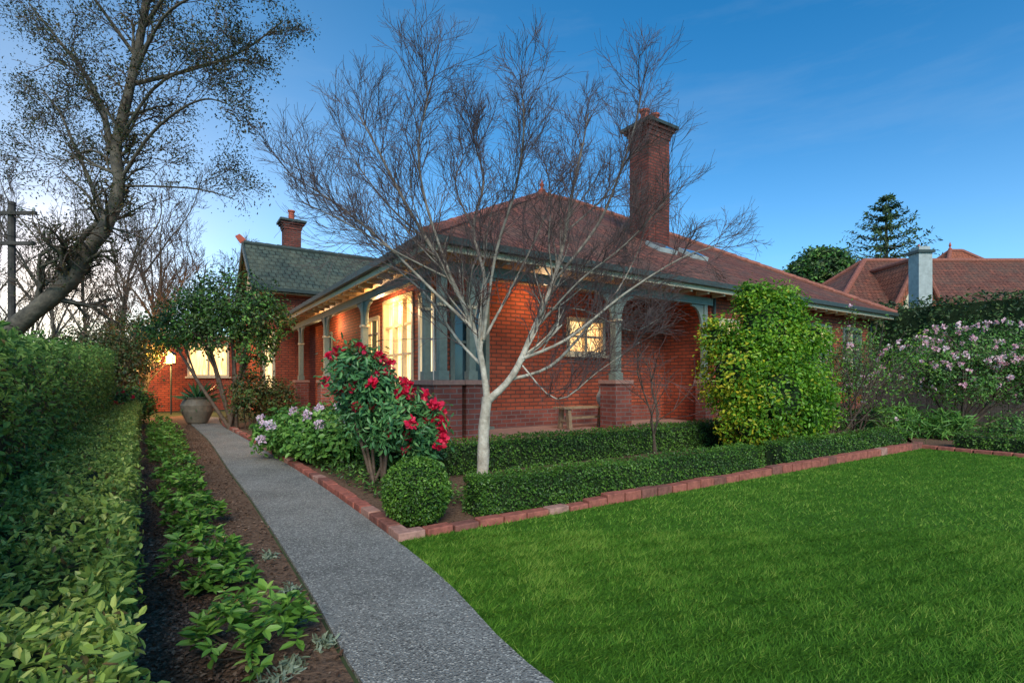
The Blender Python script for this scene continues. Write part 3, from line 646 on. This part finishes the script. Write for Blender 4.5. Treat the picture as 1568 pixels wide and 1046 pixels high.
def surf(lobes,n,out=1.02,front=None):
    C=[];Q=[]
    for i in range(n):
        l=lobes[rng.integers(len(lobes))]; d=nrm(rng.normal(size=3)); d=d if d[2]>-.5 else -d; C.append(np.array(l[:3])+d*np.array(l[3:6])*out); Q.append(d)
    return np.array(C),np.array(Q)
# rhododendron
lb=[(-.28,.1,1.32,.34,.34,.3),(.02,0,1.05,.3,.3,.25),(.33,-.05,.78,.36,.36,.3),(.0,.1,.72,.3,.3,.25),(-.25,.15,.98,.25,.3,.28),(.55,.05,.55,.25,.25,.22)]
e=shrub('rhododendron_bush',-1.55,6.0,lb,8500,.085,[LR],.32,.2,.5,stems=8,core=.45,per=14,sr=.022)
C,Q=surf(lb,95,1.14); flowers(e,'flowers',C,Q,[FR],.06,22,.5,.03)
# hydrangea
lb=[(0,0,.42,.5,.5,.3),(.6,-.35,.38,.5,.45,.28),(-.55,.45,.42,.45,.5,.3),(.2,.7,.5,.5,.5,.32)]
e=shrub('hydrangea_bush',-3.0,7.75,lb,11000,.075,[LH],.6,.16,.6,stems=4,core=.7,per=16)
C=[];Q=[]
for x,y,zz in ((-.75,.0,.66),(-.62,.1,.5),(-.8,.2,.54),(.05,-.3,.74),(.0,.3,.8),(.6,-.3,.7),(-.35,.2,.76),(-.7,-.1,.36),(.3,.3,.84),(-.5,-.25,.6),(.3,-.5,.62)): C.append((x,y-.05,zz)); Q.append((-.2,-.5,.8))
flowers(e,'flowers',np.array(C,float),np.array(Q,float),[FP2],.038,50,.4,.055)
e=shrub('hydrangea_bush',-2.1,8.6,[(0,0,.5,.6,.5,.34),(.7,.1,.5,.5,.4,.34)],7000,.07,[LH],.6,.16,.6,stems=4,core=.7,per=16)
# groundcover
t=rng.random(9000); C,Tg,_=interp_path([(-.95,4.75),(-2.1,6.3),(-3.75,8.6),(-6.6,12.8)],t); C=C+np.stack([Tg[:,1],-Tg[:,0]],1)*(rng.random(9000)*.75)[:,None]
P3=np.c_[C,.03+.1*rng.random(9000)*(1+cn(np.c_[C,C[:,0]],3))]
leaves('groundcover_plants',P3,np.tile([0,0,1.],(9000,1)),np.full(9000,.05),.4,[LD,LH],(rng.random(9000)<.45).astype(int),clumpscale=3)
# big right shrub
lb=[(0,0,2.1,.58,.6,.72),(.45,.2,1.6,.7,.6,.8),(-.55,-.1,1.35,.5,.55,.75),(.1,-.3,.95,.85,.6,.7),(.65,0,.85,.6,.55,.6),(-.35,-.25,.5,.5,.4,.42),(-.75,.1,1.95,.28,.35,.4),(.3,0,2.45,.36,.4,.45),(.85,.1,2.0,.3,.3,.35),(-.25,0,2.7,.2,.25,.3)]
mf=lambda P:((rng.random(len(P))<np.clip(.34-.5*(P[:,0]+.7)-.15*(P[:,2]-1.3)+.4*cn(P,3,4),.02,.6))).astype(int)
shrub('green_shrub',4.35,8.9,lb,36000,.062,[LS,LY],.5,.14,.6,mf=mf,stems=8,core=.6,per=24)
# sparse rose bushes
def sparse(name,x,y,h,w,n,nl,mat,sz,fl=None):
    B=Tubes();Bt=Tubes();tips=[]; e=empty(name,(x,y,0)); c=dict(wig=.22,up=.1,rmin=.003,split=.008,kids={1:4,2:5},lv=2)
    for i in range(n):
        a=rng.uniform(0,6.28); grow(B,Bt,np.array([rng.normal()*.05,rng.normal()*.05,0]),nrm(np.array([math.cos(a)*w,math.sin(a)*w,1])),h*rng.uniform(.6,.85),.02,2,c,tips)
    B.make('stems',M['stem'],e)
    if Bt.V: Bt.make('twigs',M['twig'],e)
    tp=np.array([t[0] for t in tips]); P=np.repeat(tp,nl,0)+rng.normal(size=(len(tp)*nl,3))*.07
    if nl: leaves('leaves',P,nrm(rng.normal(size=P.shape)),np.full(len(P),sz),.5,mat,None if len(mat)<2 else (rng.random(len(P))<.5).astype(int),e)
    if fl: 
        C=tp[rng.integers(len(tp),size=fl)]; flowers(e,'flowers',C,np.tile([0,0,1.],(fl,1)),[FP],.045,12)
    return e
sparse('rose_bush',6.1,9.9,2.2,.35,7,9,[LH,LBR],.045,14); sparse('rose_bush',7.2,10.8,2.3,.4,7,12,[LH,LS],.045,16)
sparse('bare_sapling',2.35,8.35,1.9,.12,2,0,[],.03)
sparse('rose_bush',11.8,13.6,2.2,.5,6,7,[LH,LBR],.05,10)
# camellia right
lb=[(-.9,0,1.55,.7,.7,.6),(0,0,1.85,.8,.7,.65),(.9,.1,1.9,.8,.7,.7),(1.5,-.3,1.4,.7,.6,.6),(-.3,-.4,1.3,.7,.6,.5),(.7,-.5,1.25,.7,.5,.5),(2.2,-.6,1.7,.7,.7,.8)]
e=shrub('camellia_bush',9.95,11.5,lb,18000,.06,[LH,LD],.5,.16,.5,mf=lambda P:(rng.random(len(P))<.4).astype(int),stems=9,per=20,sr=.035)
C,Q=surf(lb,240,1.04); flowers(e,'flowers',C,Q,[FP],.055,14,.5,.025)
shrub('fern_plant',8.6,11.3,[(0,0,.3,.5,.4,.3),(.6,-.4,.3,.4,.4,.25)],2200,.2,[LH],.13,.2,.2,stems=2,per=12)
shrub('low_shrub',9.6,9.9,[(0,0,.3,.4,.4,.3),(.9,-1,.3,.5,.4,.3),(1.6,-2.2,.3,.5,.4,.3)],6000,.05,[LH,LD],.5,.16,.5,mf=lambda P:(rng.random(len(P))<.4).astype(int),stems=2,per=18)
# entrance camellias
lb=[(0,0,3.2,1.0,1.0,.75),(-.9,.1,2.9,.9,.8,.6),(.75,-.1,2.85,.75,.8,.6),(-.3,-.3,2.4,.9,.7,.45),(.6,0,2.1,.5,.6,.5),(-1.7,.3,2.55,.7,.8,.5)]
shrub('camellia_tree',-7.1,13.0,lb,14000,.085,[LD,LH],.5,.13,.5,mf=lambda P:(rng.random(len(P))<.3).astype(int),stems=7,per=14,sr=.05)
lb=[(0,0,1.6,1.0,1,.9),(-1.2,.6,1.9,1.1,1,1.1),(-.4,1.4,2.6,1.0,.9,.8)]
shrub('camellia_tree',-12.4,16.0,lb,15000,.09,[LD,LBR],.5,.14,.45,mf=lambda P:(rng.random(len(P))<.4).astype(int),stems=7,per=16,sr=.05)
shrub('entry_shrub',-6.55,12.8,[(0,0,.9,.45,.5,.6),(.3,.7,.7,.5,.6,.6)],4500,.08,[LD,LBR],.5,.16,.4,mf=lambda P:(rng.random(len(P))<.4).astype(int),stems=5,per=14)
e=shrub('entry_shrub',-9.9,12.9,[(0,0,.35,.4,.5,.3),(-.9,1.0,.5,.5,.7,.4),(-.9,1.8,.5,.4,.7,.5)],5500,.08,[LH,LD],.5,.16,.4,mf=lambda P:(rng.random(len(P))<.4).astype(int),stems=3,per=14)
C,Q=surf([(0,0,.35,.4,.5,.3),(-.9,1.0,.5,.5,.7,.4)],24,1.05); flowers(e,'flowers',C,Q,[FR],.06,10)
# bed plants
for (x,y,r,n) in [(-1.18,2.35,.26,420),(-1.98,3.3,.24,400),(-1.72,3.05,.17,200),(-2.7,4.35,.25,420),(-2.45,4.0,.17,220),(-3.35,5.2,.25,420),(-3.95,6.1,.26,420),(-4.6,7.0,.27,420),(-5.25,7.9,.28,450),(-5.9,8.8,.30,480),(-6.6,9.8,.31,480),(-7.3,10.8,.33,500),(-8.1,11.9,.34,500)]:
    C=[];Q=[]
    m_=int(n/9)
    for i in range(m_):
        a=rng.uniform(0,6.28); rr=r*math.sqrt(rng.random()); zz=r*1.15*math.sqrt(max(0,1.05-(rr/r)**2))*rng.uniform(.45,1.05); 
        for j in range(11):
            b2=rng.uniform(0,6.28); C.append((rr*math.cos(a),rr*math.sin(a),zz+rng.uniform(-.03,.03))); Q.append((math.cos(b2),math.sin(b2),.7))
    e=empty('bed_shrub',(x,y,0)); leaves('leaves',np.array(C),nrm(np.array(Q))*2.5,np.full(len(C),.065),.42,[LBED],parent=e,a=0,up=.9,jit=.35,clumpscale=8)
    B=Tubes()
    for i in range(12): 
        q=C[rng.integers(len(C))]; PP,RR=smooth_path([(0,0,0),(q[0]*.6,q[1]*.6,q[2]*.5),q],[.006,.005,.003]); B.tube(PP,RR,4)
    B.make('stems',M['stem'],e)
for x,y in ((-.95,2.22),(-.88,2.42),(-1.12,2.7),(-1.3,3.0),(-1.7,3.6),(-.98,2.08)):
    n=160; d=nrm(rng.normal(size=(n,3))*np.array([1,1,.6])); d[:,2]=abs(d[:,2]); e=empty('silver_seedling',(x,y,0)); leaves('leaves',d*.06*rng.random((n,1)),d,np.full(n,.04),.25,[LSV],parent=e)
# mulch chips
n=30000; t=rng.random(n)**1.5; C,_,_=interp_path([(-1.15,1.6),(-2.1,3.3),(-5.9,9.3),(-9.5,14.2)],t); P=np.c_[C+rng.normal(size=(n,2))*.34+np.array([-.12,0]),np.full(n,.008)+rng.random(n)*.012]
P=P[~inpoly(P[:,:2],PL+PR[::-1])]; P=P[~inpoly(P[:,:2],lawn)]
MU=leaf_mat('mulch_chip',[(.04,.022,.013),(.10,.055,.036),(.19,.115,.078),(.30,.20,.14)],.9,0,.1)
leaves('mulch_chips',P,np.tile([0,0,1.],(len(P),1)),np.full(len(P),.024),.5,[MU],a=1,jit=.35,clumpscale=3)
n=5000; t=rng.random(n); C,_,_=interp_path([ed(.1,.1),ed(9.9,.12)],t); P=np.c_[C+np.outer(rng.random(n)*.12,EN),np.full(n,.012)]
leaves('mulch_chips',P,np.tile([0,0,1.],(n,1)),np.full(n,.03),.5,[MU],a=1,jit=.35,clumpscale=3)

# ================================================================ BACKGROUND RIGHT
nb=empty('neighbour_house',(0,0,0)); q=MB()
def hip(q,x0,x1,y0,y1,ze_,zr_,m,cap='ridge'):
    w=(y1-y0)/2; yc=(y0+y1)/2; a,b2,c,d=(x0,y0,ze_),(x1,y0,ze_),(x1,y1,ze_),(x0,y1,ze_); r1=(x0+w,yc,zr_);r2=(max(x1-w,x0+w+.1),yc,zr_)
    q.poly([a,b2,r2,r1],m);q.poly([b2,c,r2],m);q.poly([c,d,r1,r2],m);q.poly([d,a,r1],m); q.box(x0+.5,x1-.5,y0+.5,y1-.5,0,ze_-.01,'brick')
    for s,t in ((a,r1),(b2,r2),(r1,r2),(c,r2),(d,r1)): q.bar(s,t,.16,cap)
hip(q,16.6,44,27,39,4.2,8.9,'tile'); hip(q,31.5,44.5,38,50,6.0,12.3,'tile3')
q.prism([(20.9,28.2,5.0),(23.6,28.2,5.0),(22.25,28.2,7.9)],(0,5,0),'tile3')
q.prism([(21.35,28.17,5.1),(23.15,28.17,5.1),(22.25,28.17,7.2)],(0,.02,0),'cream')
q.bar((20.8,28.1,4.95),(22.25,28.1,8.0),.12,'ridge'); q.bar((23.7,28.1,4.95),(22.25,28.1,8.0),.12,'ridge'); q.bar((22.25,28.1,7.95),(22.25,32,7.95),.14,'ridge')
q.lathe((22.25,28.1,8.0),[(.1,0),(.14,.15),(.04,.3),(.1,.45),(0,.7)],'pot',10); q.lathe((37.5,44,12.3),[(.1,0),(.14,.15),(.04,.3),(.1,.45),(0,.8)],'pot',10)
q.box(18.05,18.65,22.8,23.4,0,6.9,'render'); q.box(17.97,18.73,22.72,23.48,6.9,7.02,'dgreen'); q.box(18.1,18.6,22.85,23.35,7.02,7.2,'render')
q.make('roofs_and_walls',nb)
# timber fence
q=MB(); M['paling']=noise_mat('fence_paling',(.05,.04,.035),(.12,.1,.085),4,.85,.01); fe=empty('timber_fence',(10.9,17.6,0)); L=14; fd=np.array([.5516,-.834])
for i in range(int(L/.12)):
    c=fd*(i*.12+rng.normal()*.004); h=1.75+rng.normal()*.01; n2=np.array([.834,.5516])*.015; t2=fd*.055
    q.prism([(c[0]-t2[0]-n2[0],c[1]-t2[1]-n2[1],0),(c[0]+t2[0]-n2[0],c[1]+t2[1]-n2[1],0),(c[0]+t2[0]+n2[0],c[1]+t2[1]+n2[1],0),(c[0]-t2[0]+n2[0],c[1]-t2[1]+n2[1],0)],(0,0,h),'paling')
q.make('palings',fe)
# norfolk pine
pxx,pd=(1357-784)*60/F,60; e=empty('norfolk_pine',(pxx,pd,0)); B=Tubes(); B.tube([(0,0,0),(0,0,12),(0,0,22.9)],[.45,.3,.05],8); P=[];Q=[]
zt=22.3; L=.6
while zt>7:
    nb_=7 if L>1 else 4; off=rng.random()*6
    for i in range(nb_):
        a=off+6.283*i/nb_; ll=L*rng.uniform(.8,1.15); ds=np.linspace(.12,1,7)
        pts=[np.array([math.cos(a)*ll*t,math.sin(a)*ll*t,zt+ll*(.05*t+.3*t*t)]) for t in ds]; B.tube([np.array([0,0,zt])]+pts,np.linspace(.07,.02,8),4)
        for p in pts: 
            k=9; P.append(p+rng.normal(size=(k,3))*np.array([.17,.17,.06])*(.6+.25*ll)); Q.append(np.tile([math.cos(a),math.sin(a),.5],(k,1)))
    zt-=1.15; L=min(L+.68,4.6)
leaves('fronds',np.concatenate(P),np.concatenate(Q),np.full(sum(map(len,P)),.42),.35,[LD],parent=e,clumpscale=1); B.make('trunk',M['bark'],e)
lb=[(0,0,10.8,2.3,2.3,1.9),(-1.7,0,10.2,1.6,1.6,1.4),(1.8,0,10.4,1.6,1.6,1.5),(.3,.3,12,1.3,1.3,.9)]
shrub('round_tree',(1258-784)*45/F,45,lb,9000,.32,[LD,LH],.5,.12,.6,mf=lambda P:(rng.random(len(P))<.3).astype(int),stems=5,per=14,sr=.25,core=.7,cs=1.2)
# utility pole
pz=S(18,310,14); e=empty('utility_pole',(pz[0],14,0)); q=MB(); q.bar((0,0,0),(0,0,6.1),.085,'pole',10); q.box(-.75,.75,-.13,-.05,5.72,5.81,'pole'); q.box(-.7,.7,-.13,-.05,4.90,4.99,'pole')
for x in (-1,-.5,.5,1): q.lathe((x*.68,-.09,5.81),[(.025,0),(.04,.04),(.03,.09),(0,.12)],'render',8)
for a,b2 in ((5.83,10),(5.0,9)): q.bar((-.68,-.09,a),(-30,10,a-.4),.009,'dark',4); q.bar((.68,-.09,a),(-8,-40,a-.2),.009,'dark',4)
q.make('pole_and_crossarms',e)
# distant tree belt
lbs=[]
for i in range(46):
    a=-1.25+2.5*i/45+rng.normal()*.02; d=rng.uniform(75,100); hh=rng.uniform(3,6)*(1 if a<.4 else .8); lbs.append((math.sin(a)*d,math.cos(a)*d,hh*.55,4.2,3,hh*.6))
P,Q=blob_pts(lbs,26000,.18,.4,16); P[:,2]=np.abs(P[:,2]); leaves('distant_trees',P,Q,np.full(len(P),.6),.6,[LD,LBR],(rng.random(len(P))<.3).astype(int),clumpscale=.3)

# ================================================================ LIGHT / SKY / CAMERA
sd=Vector((.10,-.80,.60)).normalized()
fill_sun=bpy.data.lights.new('fill_sun','SUN'); fill_sun.energy=3.7; fill_sun.angle=math.radians(30); fill_sun.color=(1,.91,.77)  # soft fill added from behind the camera, stands in for even dusk light
so=link(bpy.data.objects.new('fill_sun',fill_sun)); so.rotation_euler=sd.to_track_quat('Z','Y').to_euler(); so.location=(-10,-10,12)
w=bpy.data.worlds.new('World'); scene.world=w; w.use_nodes=True; nt=w.node_tree; bg=nt.nodes['Background']
sk=N(nt,'ShaderNodeTexSky'); sk.sky_type='NISHITA'; sk.sun_disc=False; sk.sun_elevation=math.asin(sd.z); sk.sun_rotation=math.atan2(sd.x,sd.y); sk.ozone_density=3; sk.air_density=1.0; sk.dust_density=.6
tc=N(nt,'ShaderNodeTexCoord').outputs['Generated']
c=mixc(nt,1.0,sk.outputs[0],(.12,1.30,1.85),'MULTIPLY')
sp=N(nt,'ShaderNodeSeparateXYZ'); nt.links.new(tc,sp.inputs[0])
hz=math_(nt,'POWER',math_(nt,'SUBTRACT',1,math_(nt,'ABSOLUTE',sp.outputs[2])),5.0)
c=mixc(nt,1.0,c,mixc(nt,hz,(0,0,0),(6.6,5.4,4.2)),'ADD')
dp=N(nt,'ShaderNodeVectorMath',operation='DOT_PRODUCT'); nt.links.new(tc,dp.inputs[0]); g=Vector((-.87,1.0,.14)).normalized(); dp.inputs[1].default_value=g
gd=math_(nt,'MAXIMUM',dp.outputs['Value'],0)
gl=math_(nt,'POWER',gd,18); gl2=math_(nt,'POWER',gd,4); gl3=math_(nt,'POWER',gd,150)
c=mixc(nt,1.0,c,mixc(nt,gl,(0,0,0),(4.2,2.6,.7)),'ADD'); c=mixc(nt,1.0,c,mixc(nt,gl2,(0,0,0),(.9,1.3,1.3)),'ADD'); c=mixc(nt,1.0,c,mixc(nt,gl3,(0,0,0),(16,8,1.5)),'ADD')
mp=N(nt,'ShaderNodeMapping'); mp.inputs['Scale'].default_value=(1.2,1.2,7); mp.inputs['Rotation'].default_value=(.12,.1,0); nt.links.new(tc,mp.inputs[0])
cf=ramp(nt,noise(nt,2.2,6,mp.outputs[0],.62),[(.5,(0,0,0)),(.85,(.10,.10,.10))]); c=mixc(nt,cf,c,(7,8.2,9))
nt.links.new(c,bg.inputs[0]); bg.inputs[1].default_value=.10
cam=bpy.data.cameras.new('camera'); cam.lens=36*F/1568; cam.sensor_width=36; cam.shift_y=59/1568; cam.clip_end=3000; cam.clip_start=.05
co=link(bpy.data.objects.new('camera',cam)); co.location=(0,0,H); co.rotation_euler=(math.pi/2,0,0); scene.camera=co
scene.view_settings.view_transform='Standard'; scene.view_settings.look='None'; scene.view_settings.exposure=0
